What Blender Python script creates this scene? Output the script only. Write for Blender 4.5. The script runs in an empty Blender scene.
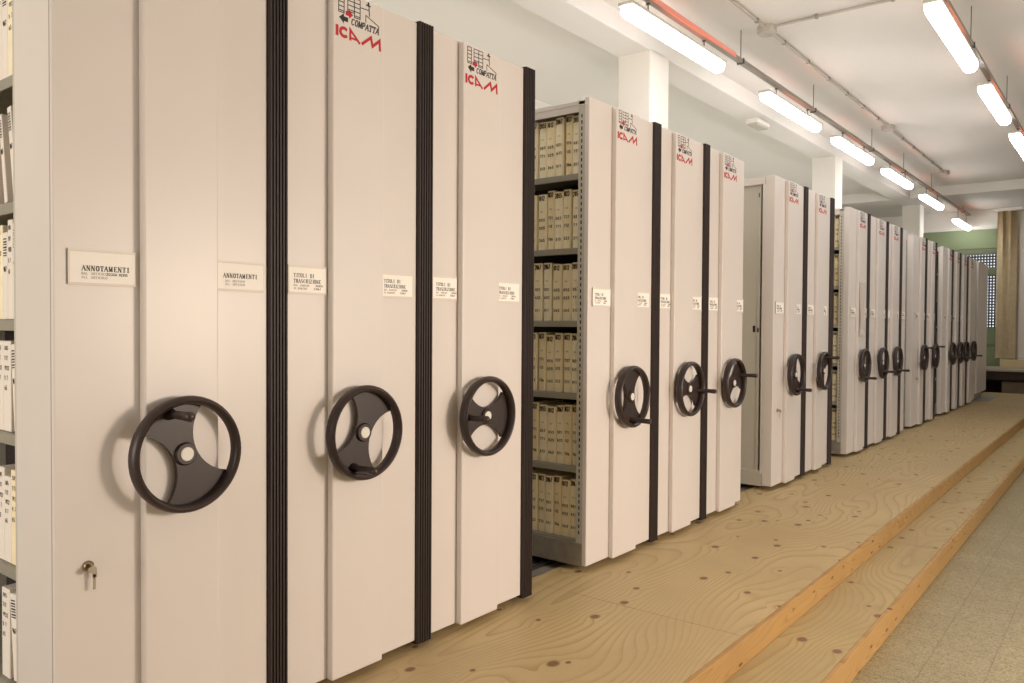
import bpy, bmesh, math, random
from mathutils import Vector, Matrix
random.seed(7)
S = bpy.context.scene
C = S.collection
PI = math.pi

# ------------------------------------------------------------------ materials
def srgb(r, g, b):
    def f(c):
        c /= 255.0
        return c / 12.92 if c <= 0.04045 else ((c + 0.055) / 1.055) ** 2.4
    return (f(r), f(g), f(b), 1.0)

def mat(name, col, rough=0.5, metal=0.0, noise=0.0, nscale=8.0, bump=0.0, bscale=120.0, spec=None, emis=None, estr=0.0):
    m = bpy.data.materials.new(name)
    m.use_nodes = True
    nt = m.node_tree
    b = nt.nodes['Principled BSDF']
    b.inputs['Base Color'].default_value = col
    b.inputs['Roughness'].default_value = rough
    b.inputs['Metallic'].default_value = metal
    if spec is not None:
        b.inputs['Specular IOR Level'].default_value = spec
    tc = nt.nodes.new('ShaderNodeTexCoord')
    if noise:
        n = nt.nodes.new('ShaderNodeTexNoise')
        n.inputs['Scale'].default_value = nscale
        n.inputs['Detail'].default_value = 5
        nt.links.new(tc.outputs['Object'], n.inputs['Vector'])
        r = nt.nodes.new('ShaderNodeValToRGB')
        r.color_ramp.elements[0].position = 0.3
        r.color_ramp.elements[1].position = 0.7
        r.color_ramp.elements[0].color = [c * (1 - noise) for c in col[:3]] + [1]
        r.color_ramp.elements[1].color = [min(1, c * (1 + noise)) for c in col[:3]] + [1]
        nt.links.new(n.outputs['Fac'], r.inputs['Fac'])
        nt.links.new(r.outputs['Color'], b.inputs['Base Color'])
    if bump:
        n2 = nt.nodes.new('ShaderNodeTexNoise')
        n2.inputs['Scale'].default_value = bscale
        nt.links.new(tc.outputs['Object'], n2.inputs['Vector'])
        bp = nt.nodes.new('ShaderNodeBump')
        bp.inputs['Strength'].default_value = bump
        bp.inputs['Distance'].default_value = 0.002
        nt.links.new(n2.outputs['Fac'], bp.inputs['Height'])
        nt.links.new(bp.outputs['Normal'], b.inputs['Normal'])
    if emis:
        b.inputs['Emission Color'].default_value = emis
        b.inputs['Emission Strength'].default_value = estr
    return m

def math_node(nt, op, a, b=None, c=None):
    n = nt.nodes.new('ShaderNodeMath')
    n.operation = op
    for i, v in enumerate((a, b, c)):
        if v is None:
            continue
        if isinstance(v, (int, float)):
            n.inputs[i].default_value = v
        else:
            nt.links.new(v, n.inputs[i])
    return n.outputs[0]

def plywood(name, light, dark, knotcol, sx=1.0, sy=1.0, plane='XY', off=0.0):
    """flat-sawn softwood veneer: contour lines of a stretched noise field that bend round the knots"""
    m = bpy.data.materials.new(name)
    m.use_nodes = True
    nt = m.node_tree
    b = nt.nodes['Principled BSDF']
    b.inputs['Roughness'].default_value = 0.5
    b.inputs['Specular IOR Level'].default_value = 0.35
    tc = nt.nodes.new('ShaderNodeTexCoord')
    mp = nt.nodes.new('ShaderNodeMapping')
    mp.inputs['Location'].default_value = (off, off * 0.7, off)
    nt.links.new(tc.outputs['Object'], mp.inputs['Vector'])
    sep = nt.nodes.new('ShaderNodeSeparateXYZ')
    nt.links.new(mp.outputs['Vector'], sep.inputs[0])
    u = sep.outputs['X' if plane == 'XY' else 'Z']
    v = sep.outputs['Y']
    def vec(a, bb):
        c = nt.nodes.new('ShaderNodeCombineXYZ')
        nt.links.new(a, c.inputs[0]); nt.links.new(bb, c.inputs[1])
        return c.outputs[0]
    # knots
    kv = vec(math_node(nt, 'MULTIPLY', u, 5.6 * sx), math_node(nt, 'MULTIPLY', v, 4.2 * sy))
    vo = nt.nodes.new('ShaderNodeTexVoronoi')
    vo.voronoi_dimensions = '2D'
    vo.inputs['Scale'].default_value = 1.0
    vo.inputs['Randomness'].default_value = 0.95
    nt.links.new(kv, vo.inputs['Vector'])
    d = vo.outputs['Distance']
    sc = nt.nodes.new('ShaderNodeSeparateColor')
    nt.links.new(vo.outputs['Color'], sc.inputs[0])
    gate = math_node(nt, 'GREATER_THAN', sc.outputs[0], 0.45)
    rad = math_node(nt, 'MULTIPLY_ADD', sc.outputs[1], 0.065, 0.042)
    kn = nt.nodes.new('ShaderNodeMapRange')
    nt.links.new(math_node(nt, 'DIVIDE', d, rad), kn.inputs['Value'])
    kn.inputs['From Min'].default_value = 0.75; kn.inputs['From Max'].default_value = 1.25
    kn.inputs['To Min'].default_value = 1.0; kn.inputs['To Max'].default_value = 0.0
    knot = math_node(nt, 'MULTIPLY', kn.outputs[0], gate)
    bend = math_node(nt, 'MULTIPLY', math_node(nt, 'EXPONENT', math_node(nt, 'MULTIPLY', math_node(nt, 'MULTIPLY', d, d), -16.0)), gate)
    # grain field
    gv = vec(math_node(nt, 'MULTIPLY', u, 2.3 * sx), math_node(nt, 'MULTIPLY', v, 0.55 * sy))
    n1 = nt.nodes.new('ShaderNodeTexNoise')
    n1.noise_dimensions = '2D'
    n1.inputs['Scale'].default_value = 1.0
    n1.inputs['Detail'].default_value = 1.2
    n1.inputs['Roughness'].default_value = 0.4
    nt.links.new(gv, n1.inputs['Vector'])
    field = math_node(nt, 'MULTIPLY_ADD', bend, 0.05, n1.outputs['Fac'])
    field = math_node(nt, 'MULTIPLY_ADD', u, 0.95, field)
    saw = math_node(nt, 'FRACT', math_node(nt, 'MULTIPLY', field, 22.0))
    line = math_node(nt, 'POWER', saw, 4.0)
    # broad tone
    n2 = nt.nodes.new('ShaderNodeTexNoise')
    n2.inputs['Scale'].default_value = 2.2
    n2.inputs['Detail'].default_value = 4
    nt.links.new(mp.outputs['Vector'], n2.inputs['Vector'])
    n3 = nt.nodes.new('ShaderNodeTexNoise')
    n3.noise_dimensions = '2D'
    n3.inputs['Scale'].default_value = 1.0
    n3.inputs['Detail'].default_value = 3
    nt.links.new(vec(math_node(nt, 'MULTIPLY', u, 160.0), math_node(nt, 'MULTIPLY', v, 9.0)), n3.inputs['Vector'])
    fac = math_node(nt, 'MULTIPLY', line, math_node(nt, 'MULTIPLY_ADD', n2.outputs['Fac'], 1.7, -0.35))
    fac = math_node(nt, 'ADD', fac, math_node(nt, 'MULTIPLY_ADD', n3.outputs['Fac'], 0.35, -0.17))
    mix = nt.nodes.new('ShaderNodeMix')
    mix.data_type = 'RGBA'
    mix.clamp_factor = True
    nt.links.new(fac, mix.inputs[0])
    mix.inputs[6].default_value = light
    mix.inputs[7].default_value = dark
    tone = nt.nodes.new('ShaderNodeMix')
    tone.data_type = 'RGBA'
    tone.blend_type = 'MULTIPLY'
    tone.inputs[0].default_value = 1.0
    rr = nt.nodes.new('ShaderNodeValToRGB')
    rr.color_ramp.elements[0].position = 0.3; rr.color_ramp.elements[0].color = (0.84, 0.82, 0.80, 1)
    rr.color_ramp.elements[1].position = 0.7; rr.color_ramp.elements[1].color = (1.0, 1.0, 0.97, 1)
    nt.links.new(n2.outputs['Fac'], rr.inputs[0])
    nt.links.new(mix.outputs[2], tone.inputs[6])
    nt.links.new(rr.outputs[0], tone.inputs[7])
    mk = nt.nodes.new('ShaderNodeMix')
    mk.data_type = 'RGBA'
    nt.links.new(math_node(nt, 'MULTIPLY', knot, 0.9), mk.inputs[0])
    nt.links.new(tone.outputs[2], mk.inputs[6])
    mk.inputs[7].default_value = knotcol
    nt.links.new(mk.outputs[2], b.inputs['Base Color'])
    bp = nt.nodes.new('ShaderNodeBump')
    bp.inputs['Strength'].default_value = 0.15
    bp.inputs['Distance'].default_value = 0.001
    nt.links.new(fac, bp.inputs['Height'])
    nt.links.new(bp.outputs['Normal'], b.inputs['Normal'])
    return m

def tile_floor():
    m = bpy.data.materials.new('terrazzo_tiles')
    m.use_nodes = True
    nt = m.node_tree
    b = nt.nodes['Principled BSDF']
    b.inputs['Roughness'].default_value = 0.42
    tc = nt.nodes.new('ShaderNodeTexCoord')
    mp = nt.nodes.new('ShaderNodeMapping')
    mp.inputs['Location'].default_value = (-1.345, -3.75, 0)
    mp.inputs['Scale'].default_value = (1 / 0.205, 1 / 0.205, 1)
    nt.links.new(tc.outputs['Object'], mp.inputs['Vector'])
    sp = nt.nodes.new('ShaderNodeSeparateXYZ')
    nt.links.new(mp.outputs['Vector'], sp.inputs[0])
    def edge(o):
        f = math_node(nt, 'FRACT', o)
        return math_node(nt, 'MINIMUM', f, math_node(nt, 'SUBTRACT', 1.0, f))
    e = math_node(nt, 'MINIMUM', edge(sp.outputs[0]), edge(sp.outputs[1]))
    g = nt.nodes.new('ShaderNodeMapRange')
    nt.links.new(e, g.inputs['Value'])
    g.inputs['From Min'].default_value = 0.004; g.inputs['From Max'].default_value = 0.016
    g.inputs['To Min'].default_value = 0.45; g.inputs['To Max'].default_value = 0.0
    vo = nt.nodes.new('ShaderNodeTexVoronoi')
    vo.inputs['Scale'].default_value = 170
    nt.links.new(tc.outputs['Object'], vo.inputs['Vector'])
    sc = nt.nodes.new('ShaderNodeSeparateColor')
    nt.links.new(vo.outputs['Color'], sc.inputs[0])
    r = nt.nodes.new('ShaderNodeValToRGB')
    cr = r.color_ramp
    cr.elements[0].position = 0.0; cr.elements[0].color = srgb(104, 92, 66)
    cr.elements[1].position = 1.0; cr.elements[1].color = srgb(170, 158, 126)
    x = cr.elements.new(0.22); x.color = srgb(142, 130, 96)
    x = cr.elements.new(0.75); x.color = srgb(154, 142, 108)
    nt.links.new(sc.outputs[0], r.inputs[0])
    # tone differs a little from tile to tile
    wn = nt.nodes.new('ShaderNodeTexWhiteNoise')
    wn.noise_dimensions = '2D'
    fl = nt.nodes.new('ShaderNodeVectorMath'); fl.operation = 'FLOOR'
    nt.links.new(mp.outputs['Vector'], fl.inputs[0])
    nt.links.new(fl.outputs[0], wn.inputs['Vector'])
    tv = math_node(nt, 'MULTIPLY_ADD', wn.outputs['Value'], 0.09, 0.93)
    hv = nt.nodes.new('ShaderNodeHueSaturation')
    nt.links.new(tv, hv.inputs['Value'])
    nt.links.new(r.outputs[0], hv.inputs['Color'])
    mx = nt.nodes.new('ShaderNodeMix'); mx.data_type = 'RGBA'
    nt.links.new(g.outputs[0], mx.inputs[0])
    nt.links.new(hv.outputs[0], mx.inputs[6])
    mx.inputs[7].default_value = srgb(86, 74, 52)
    nt.links.new(mx.outputs[2], b.inputs['Base Color'])
    return m

M = {}
M['paint'] = mat('cream_enamel', srgb(220, 213, 209), 0.36, noise=0.015, nscale=3, bump=0.02, bscale=260)
M['paint_dull'] = mat('grey_enamel', srgb(196, 192, 182), 0.45, noise=0.02, nscale=4)
M['zinc'] = mat('galvanised_steel', srgb(172, 168, 158), 0.42, 0.55, noise=0.14, nscale=22)
M['shelf'] = mat('shelf_grey_paint', srgb(150, 146, 134), 0.5, noise=0.05)
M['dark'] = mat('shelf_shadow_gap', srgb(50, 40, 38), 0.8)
M['rubber'] = mat('black_rubber', srgb(50, 40, 38), 0.55, spec=0.4, noise=0.05, nscale=30)
M['wheel'] = mat('dark_bakelite', srgb(50, 38, 36), 0.4, bump=0.05, bscale=300, noise=0.06, nscale=20)
M['cap'] = mat('white_plastic_cap', srgb(225, 222, 214), 0.4)
M['card'] = mat('label_card', srgb(250, 246, 240), 0.6, noise=0.01)
M['clear'] = mat('label_holder', srgb(224, 216, 206), 0.5)
M['ink'] = mat('black_ink', srgb(38, 34, 36), 0.6)
M['ink_pale'] = mat('grey_ink', srgb(168, 158, 148), 0.7)
M['red'] = mat('red_print', srgb(184, 26, 34), 0.5)
M['brass'] = mat('lock_nickel', srgb(150, 132, 110), 0.3, 0.9)
M['key'] = mat('key_steel', srgb(176, 166, 150), 0.3, 0.9)
M['wall'] = mat('warm_white_plaster', srgb(226, 222, 214), 0.85, noise=0.015, nscale=1.5, bump=0.08, bscale=60)
M['ceil'] = mat('ceiling_plaster', srgb(218, 215, 209), 0.88, noise=0.012, nscale=1.2, bump=0.05, bscale=50)
M['green'] = mat('green_wall_paint', srgb(130, 142, 108), 0.75, noise=0.03, nscale=2)
M['frame'] = mat('olive_window_frame', srgb(112, 116, 90), 0.6, noise=0.04)
M['grille'] = mat('grille_steel', srgb(86, 84, 74), 0.5, 0.3)
M['curtain'] = mat('ochre_curtain', srgb(220, 200, 162), 0.9, noise=0.06, nscale=12)
M['lath'] = mat('pale_door_leaf', srgb(224, 216, 206), 0.6, noise=0.02)
M['ply'] = plywood('plywood_deck', srgb(196, 174, 132), srgb(154, 124, 82), srgb(112, 78, 56))
M['ply2'] = plywood('plywood_step', srgb(180, 160, 118), srgb(150, 126, 84), srgb(116, 82, 58), off=3.7)
M['edge'] = plywood('pine_riser', srgb(182, 146, 94), srgb(138, 98, 56), srgb(78, 42, 24), sx=3.0, sy=1.1, plane='ZY', off=1.3)
M['seam'] = mat('plywood_joint', srgb(120, 94, 62), 0.9)
M['tile'] = tile_floor()
M['rail'] = mat('steel_rail', srgb(92, 88, 86), 0.35, 0.8)
M['pit'] = mat('grey_subfloor', srgb(136, 132, 126), 0.6, noise=0.12, nscale=14)
M['pipe'] = mat('grey_conduit', srgb(176, 170, 160), 0.5)
M['tray'] = mat('galvanised_track', srgb(150, 142, 132), 0.45, 0.4)
M['cable_red'] = mat('salmon_cable', srgb(236, 150, 132), 0.5)  # reddish lamp glow on the grey track, put into a colour
M['lamp_body'] = mat('lamp_housing', srgb(206, 202, 192), 0.5)
M['lamp'] = mat('lit_diffuser', (1, 1, 1, 1), 0.4, emis=(1.0, 0.995, 0.98, 1), estr=18.0)
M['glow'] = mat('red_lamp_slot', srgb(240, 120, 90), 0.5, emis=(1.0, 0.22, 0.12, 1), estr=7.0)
M['parch'] = mat('parchment_spine', srgb(247, 233, 198), 0.75, noise=0.09, nscale=14)
M['parch2'] = mat('parchment_spine_pale', srgb(250, 238, 208), 0.75, noise=0.07, nscale=18)
M['parch3'] = mat('parchment_spine_dun', srgb(242, 226, 188), 0.75, noise=0.1, nscale=11)
M['book_ink'] = mat('brown_black_lettering', srgb(78, 60, 44), 0.8)
M['white'] = mat('white_paper', srgb(238, 230, 222), 0.75, noise=0.015)
M['bench_top'] = mat('bench_top_grey', srgb(170, 160, 142), 0.5, noise=0.05)
M['bench_dark'] = mat('bench_dark_wood', srgb(58, 42, 32), 0.6, noise=0.2, nscale=6)
M['bench_box'] = mat('bench_box', srgb(120, 106, 84), 0.6, noise=0.06)
M['ledge'] = mat('cream_ledge', srgb(206, 188, 148), 0.65, noise=0.05)
M['em_lens'] = mat('emergency_lens', srgb(186, 182, 166), 0.25)

# ------------------------------------------------------------------ mesh helpers
def box(bm, x0, x1, y0, y1, z0, z1, bev=0.0, seg=2):
    vs = [bm.verts.new((x, y, z)) for x in (x0, x1) for y in (y0, y1) for z in (z0, z1)]
    idx = [(0, 1, 3, 2), (4, 6, 7, 5), (0, 4, 5, 1), (2, 3, 7, 6), (0, 2, 6, 4), (1, 5, 7, 3)]
    fs = [bm.faces.new([vs[i] for i in q]) for q in idx]
    if bev > 0:
        es = list({e for f in fs for e in f.edges})
        bmesh.ops.bevel(bm, geom=es, offset=bev, segments=seg, affect='EDGES', profile=0.5)

def extrude_yz(bm, pts, x0, x1):
    """polygon in the YZ plane extruded along X"""
    a = [bm.verts.new((x0, p[0], p[1])) for p in pts]
    b = [bm.verts.new((x1, p[0], p[1])) for p in pts]
    n = len(pts)
    bm.faces.new(list(reversed(a))); bm.faces.new(b)
    for i in range(n):
        j = (i + 1) % n
        bm.faces.new((a[i], a[j], b[j], b[i]))

def extrude_xy(bm, pts, z0, z1):
    a = [bm.verts.new((p[0], p[1], z0)) for p in pts]
    b = [bm.verts.new((p[0], p[1], z1)) for p in pts]
    n = len(pts)
    bm.faces.new(list(reversed(a))); bm.faces.new(b)
    for i in range(n):
        j = (i + 1) % n
        bm.faces.new((a[i], a[j], b[j], b[i]))

def lathe_x(bm, prof, cy=0, cz=0, n=24):
    """profile [(x, r)] turned about the X axis"""
    rings = []
    for x, r in prof:
        if r < 1e-6:
            rings.append([bm.verts.new((x, cy, cz))])
        else:
            rings.append([bm.verts.new((x, cy + r * math.cos(2 * PI * i / n), cz + r * math.sin(2 * PI * i / n))) for i in range(n)])
    for a, b in zip(rings, rings[1:]):
        for i in range(n):
            j = (i + 1) % n
            if len(a) == 1 and len(b) == 1:
                continue
            if len(a) == 1:
                bm.faces.new((a[0], b[i], b[j]))
            elif len(b) == 1:
                bm.faces.new((a[i], b[0], a[j]))
            else:
                bm.faces.new((a[i], b[i], b[j], a[j]))

def tube(bm, p, q, r, n=10):
    p, q = Vector(p), Vector(q)
    d = (q - p).normalized()
    up = Vector((0, 0, 1)) if abs(d.z) < 0.9 else Vector((1, 0, 0))
    u = d.cross(up).normalized(); w = d.cross(u)
    A, B = [], []
    for i in range(n):
        o = (u * math.cos(2 * PI * i / n) + w * math.sin(2 * PI * i / n)) * r
        A.append(bm.verts.new(p + o)); B.append(bm.verts.new(q + o))
    for i in range(n):
        j = (i + 1) % n
        bm.faces.new((A[i], A[j], B[j], B[i]))
    bm.faces.new(A); bm.faces.new(list(reversed(B)))

def outline(pts, w, cap):
    """left and right edge of a mitred polyline, or None"""
    P = [pts[0]] + [p for q, p in zip(pts, pts[1:]) if math.hypot(p[0] - q[0], p[1] - q[1]) > 1e-7]
    if len(P) < 2:
        return None
    D = []
    for a, b in zip(P, P[1:]):
        L = math.hypot(b[0] - a[0], b[1] - a[1]); D.append(((b[0] - a[0]) / L, (b[1] - a[1]) / L))
    e = w * cap
    P[0] = (P[0][0] - D[0][0] * e, P[0][1] - D[0][1] * e)
    P[-1] = (P[-1][0] + D[-1][0] * e, P[-1][1] + D[-1][1] * e)
    Lf, Rt = [], []
    for i, p in enumerate(P):
        d0 = D[max(i - 1, 0)]; d1 = D[min(i, len(D) - 1)]
        nx, ny = -(d0[1] + d1[1]), d0[0] + d1[0]
        L = math.hypot(nx, ny) or 1.0
        nx /= L; ny /= L
        c = max(0.45, nx * -d1[1] + ny * d1[0])
        Lf.append((p[0] + nx * w / 2 / c, p[1] + ny * w / 2 / c)); Rt.append((p[0] - nx * w / 2 / c, p[1] - ny * w / 2 / c))
    return Lf, Rt

def ribbon(bm, pts, w, x0, x1, cap=0.5):
    """thick polyline drawn in the YZ plane as raised print"""
    o = outline(pts, w, cap)
    if not o:
        return
    A = [[bm.verts.new((x, p[0], p[1])) for p in side] for x in (x0, x1) for side in o]
    n = len(A[0])
    for i in range(n - 1):
        bm.faces.new((A[2][i], A[3][i], A[3][i + 1], A[2][i + 1]))
        bm.faces.new((A[0][i], A[2][i], A[2][i + 1], A[0][i + 1]))
        bm.faces.new((A[1][i + 1], A[3][i + 1], A[3][i], A[1][i]))
    bm.faces.new((A[0][0], A[1][0], A[3][0], A[2][0])); bm.faces.new((A[0][-1], A[2][-1], A[3][-1], A[1][-1]))

def obj(name, bm, m, parent=None, smooth=False, loc=None):
    me = bpy.data.meshes.new(name)
    bmesh.ops.recalc_face_normals(bm, faces=bm.faces)
    bm.to_mesh(me); bm.free()
    if smooth:
        for p in me.polygons:
            p.use_smooth = True
    me.materials.append(m)
    o = bpy.data.objects.new(name, me)
    C.objects.link(o)
    if parent is not None:
        o.parent = parent
    if loc:
        o.location = loc
    return o

def smooth_angle(o, deg=40):
    me = o.data
    for p in me.polygons:
        p.use_smooth = True
    bm = bmesh.new(); bm.from_mesh(me)
    for e in bm.edges:
        if len(e.link_faces) == 2 and e.calc_face_angle(0) > math.radians(deg):
            e.smooth = False
    bm.to_mesh(me); bm.free()
    return o

def thing(name, label, cat, loc=(0, 0, 0), group=None):
    o = bpy.data.objects.new(name, None)
    o.empty_display_size = 0.1
    C.objects.link(o)
    o.location = loc
    o['label'] = label; o['category'] = cat
    if group:
        o['group'] = group
    return o

def tag(o, label, cat, group=None):
    o['label'] = label; o['category'] = cat
    if group:
        o['group'] = group
    return o

def struct(name, bm, m, parent=None):
    o = obj(name, bm, m, parent)
    if parent is None:
        o['kind'] = 'structure'
    return o

def dup(root, loc, label=None, group=None):
    r = root.copy(); C.objects.link(r); r.location = loc
    if label: r['label'] = label
    if group: r['group'] = group
    for ch in list(root.children):
        c = ch.copy(); C.objects.link(c); c.parent = r
        for g in list(ch.children):
            d = g.copy(); C.objects.link(d); d.parent = c
    return r

# ------------------------------------------------------------------ lettering (drawn as strokes)
def arc(cx, cy, rx, ry, a0, a1, n=8):
    return [(cx + rx * math.cos(math.radians(a0 + (a1 - a0) * i / n)), cy + ry * math.sin(math.radians(a0 + (a1 - a0) * i / n))) for i in range(n + 1)]
K, N = 1.0, 0.45     # thick / thin
GL = {
    'A': [(N, [(0, 0), (.5, 1)]), (K, [(.5, 1), (1, 0)]), (N, [(.22, .36), (.8, .36)]), (N, [(-.1, 0), (.15, 0)]), (N, [(.8, 0), (1.12, 0)])],
    'N': [(N, [(.1, 0), (.1, 1)]), (K, [(.1, 1), (.9, 0)]), (N, [(.9, 0), (.9, 1)]), (N, [(-.05, 0), (.25, 0)]), (N, [(.75, 1), (1.05, 1)]), (N, [(-.05, 1), (.15, 1)])],
    'O': [(K, arc(.5, .5, .42, .5, 110, 250)), (K, arc(.5, .5, .42, .5, -70, 70)), (N, arc(.5, .5, .42, .5, 70, 110)), (N, arc(.5, .5, .42, .5, 250, 290))],
    'T': [(K, [(.5, 0), (.5, 1)]), (N, [(0, 1), (1, 1)]), (N, [(0, 1), (0, .8)]), (N, [(1, 1), (1, .8)]), (N, [(.28, 0), (.72, 0)])],
    'M': [(N, [(.08, 0), (.08, 1)]), (K, [(.08, 1), (.5, .1)]), (N, [(.5, .1), (.92, 1)]), (K, [(.92, 0), (.92, 1)]), (N, [(-.06, 0), (.22, 0)]), (N, [(.76, 0), (1.08, 0)])],
    'E': [(K, [(.15, 0), (.15, 1)]), (N, [(0, 1), (.85, 1)]), (N, [(0, 0), (.9, 0)]), (N, [(.15, .52), (.65, .52)]), (N, [(.85, 1), (.85, .8)]), (N, [(.9, 0), (.9, .22)])],
    'I': [(K, [(.5, 0), (.5, 1)]), (N, [(.25, 0), (.75, 0)]), (N, [(.25, 1), (.75, 1)])],
    'L': [(K, [(.2, 0), (.2, 1)]), (N, [(0, 0), (.9, 0)]), (N, [(.9, 0), (.9, .25)]), (N, [(0, 1), (.42, 1)])],
    'D': [(K, [(.15, 0), (.15, 1)]), (N, [(0, 1), (.5, 1)]), (N, [(0, 0), (.5, 0)]), (K, arc(.45, .5, .45, .5, -90, 90))],
    'R': [(K, [(.15, 0), (.15, 1)]), (N, [(0, 1), (.5, 1)]), (K, arc(.5, .76, .32, .24, -90, 90)), (N, [(.15, .52), (.5, .52)]), (K, [(.5, .52), (.95, 0)]), (N, [(0, 0), (.32, 0)])],
    'S': [(N, arc(.5, .75, .36, .25, 20, 110)), (K, arc(.5, .75, .36, .25, 110, 270)), (K, arc(.5, .25, .36, .25, 90, -70)), (N, arc(.5, .25, .36, .25, -70, -170))],
    'C': [(K, arc(.55, .5, .45, .5, 120, 240)), (N, arc(.55, .5, .45, .5, 40, 120)), (N, arc(.55, .5, .45, .5, 240, 320))],
    'Z': [(N, [(.08, 1), (.92, 1)]), (K, [(.92, 1), (.08, 0)]), (N, [(.08, 0), (.92, 0)]), (N, [(.92, 0), (.92, .2)])],
    'P': [(K, [(.15, 0), (.15, 1)]), (N, [(.15, 1), (.5, 1)]), (K, arc(.5, .74, .34, .26, -90, 90)), (N, [(.15, .48), (.5, .48)])],
    'U': [(K, [(.15, 1), (.15, .3)]), (K, arc(.5, .3, .35, .3, 180, 360)), (N, [(.85, .3), (.85, 1)])],
    'G': [(K, arc(.55, .5, .45, .5, 45, 320)), (K, [(.9, .18), (.9, .48)]), (N, [(.55, .48), (.95, .48)])],
    'V': [(K, [(0, 1), (.5, 0)]), (N, [(.5, 0), (1, 1)])],
    '0': [(K, arc(.5, .5, .36, .5, 0, 360, 10))],
    '1': [(K, [(.5, 0), (.5, 1)]), (N, [(.5, 1), (.25, .8)])],
    '2': [(K, arc(.5, .72, .34, .28, 170, -30)), (K, [(.78, .55), (.12, 0)]), (K, [(.12, 0), (.88, 0)])],
    '3': [(K, arc(.45, .74, .34, .26, 150, -80)), (K, arc(.45, .26, .36, .26, 80, -150))],
    '5': [(K, [(.85, 1), (.25, 1)]), (K, [(.25, 1), (.2, .55)]), (K, arc(.45, .3, .38, .3, 110, -150))],
    '6': [(K, arc(.5, .3, .36, .3, 0, 360)), (K, arc(.6, .4, .46, .6, 110, 180))],
    '7': [(K, [(.12, 1), (.88, 1)]), (K, [(.88, 1), (.35, 0)])],
    '8': [(K, arc(.5, .75, .3, .25, 0, 360)), (K, arc(.5, .26, .36, .26, 0, 360))],
    '9': [(K, arc(.5, .68, .36, .32, 0, 360)), (K, [(.84, .6), (.55, 0)])],
    '-': [(K, [(.2, .45), (.8, .45)])],
    ' ': [],
}
ADV = {'I': .72, 'M': 1.35, 'N': 1.15, ' ': .6, 'O': 1.05, 'A': 1.15, '1': .7, '-': .7}
def write(bm, text, y, z, h, x0, x1, wf=0.62, thick=0.17, slant=0.0, to=None):
    """text in the YZ plane, baseline start (y, z), letter height h"""
    for ch in text:
        g = GL.get(ch, [])
        for k, pts in g:
            ps = [((y + p[0] * h * wf + slant * p[1] * h), z + p[1] * h) for p in pts]
            if to:
                # ribbon in the XZ plane (spines facing -Y): map y -> x
                ribbon_xz(bm, ps, h * thick * k, x0, x1)
            else:
                ribbon(bm, ps, h * thick * k, x0, x1, 0.25)
        y += h * wf * (ADV.get(ch, 1.0) + 0.25)
    return y

def ribbon_xz(bm, pts, w, y0, y1):
    o = outline(pts, w, 0.2)
    if not o:
        return
    A = [[bm.verts.new((p[0], y0, p[1])) for p in side] for side in o]
    for i in range(len(A[0]) - 1):
        bm.faces.new((A[1][i], A[1][i + 1], A[0][i + 1], A[0][i]))

# ------------------------------------------------------------------ room constants
ZF, ZS, ZP = 0.0, 0.104, 0.199            # tile floor, step, platform
ZU = 0.229                                 # bottom of the shelving fronts
ZT = 2.333                                 # top of the shelving fronts
ZC, ZB = 3.745, 3.584                      # ceiling, underside of beams
YB = 17.72                                 # back wall
XL, XR, YF = -3.2, 5.2, -3.0

# ------------------------------------------------------------------ setting
bm = bmesh.new(); box(bm, XL, XR, YF, YB, -0.1, 0.0); struct('floor', bm, M['tile'])
bm = bmesh.new(); box(bm, XL, XR, YF, YB, ZC, ZC + 0.1); struct('ceiling', bm, M['ceil'])
bm = bmesh.new(); box(bm, XL - 0.1, XL, YF, YB, 0, ZC); struct('wall_left', bm, M['wall'])
bm = bmesh.new(); box(bm, XR, XR + 0.1, YF, YB, 0, ZC); struct('wall_right', bm, M['wall'])
bm = bmesh.new(); box(bm, XL, XR, YF - 0.1, YF, 0, ZC); struct('wall_front', bm, M['wall'])
# back wall with a window opening
WX0, WX1, WZ0, WZ1 = -2.6, -0.13, 0.95, 2.85
bm = bmesh.new()
box(bm, XL, WX0, YB, YB + 0.14, 0, ZC)
box(bm, WX1, XR, YB, YB + 0.14, 0, ZC)
box(bm, WX0, WX1, YB, YB + 0.14, 0, WZ0)
box(bm, WX0, WX1, YB, YB + 0.14, WZ1, ZC)
struct('wall_back', bm, M['wall'])
bm = bmesh.new(); box(bm, XL, -0.13, YB - 0.012, YB, WZ1, 3.215); struct('trim_green_band', bm, M['green'])
bm = bmesh.new(); box(bm, XL, XR, YB - 0.03, YB, 3.235, 3.275, 0.004); struct('trim_picture_rail', bm, M['wall'])
bm = bmesh.new(); box(bm, -0.19, -0.13, YB - 0.012, YB, 0.95, WZ1); box(bm, -2.6, -0.13, YB - 0.012, YB, 0.3, 0.95); struct('trim_green_jamb', bm, M['green'])
# long beam, cross beam, columns
CX0, CX1 = -1.565, -1.26
bm = bmesh.new(); box(bm, CX0, CX1, YF, 15.35, ZB, ZC + 0.02, 0.006); struct('ceiling_beam', bm, M['ceil'])
bm = bmesh.new(); box(bm, XL, XR, 15.35, YB, ZB, ZC + 0.02, 0.006); struct('ceiling_cross_beam', bm, M['ceil'])
for i, y in enumerate((1.15, 5.876, 10.97, 16.2)):
    bm = bmesh.new(); box(bm, CX0, CX1, y, y + 0.33, 0, ZB + 0.02, 0.008); struct('column', bm, M['wall'])

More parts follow.
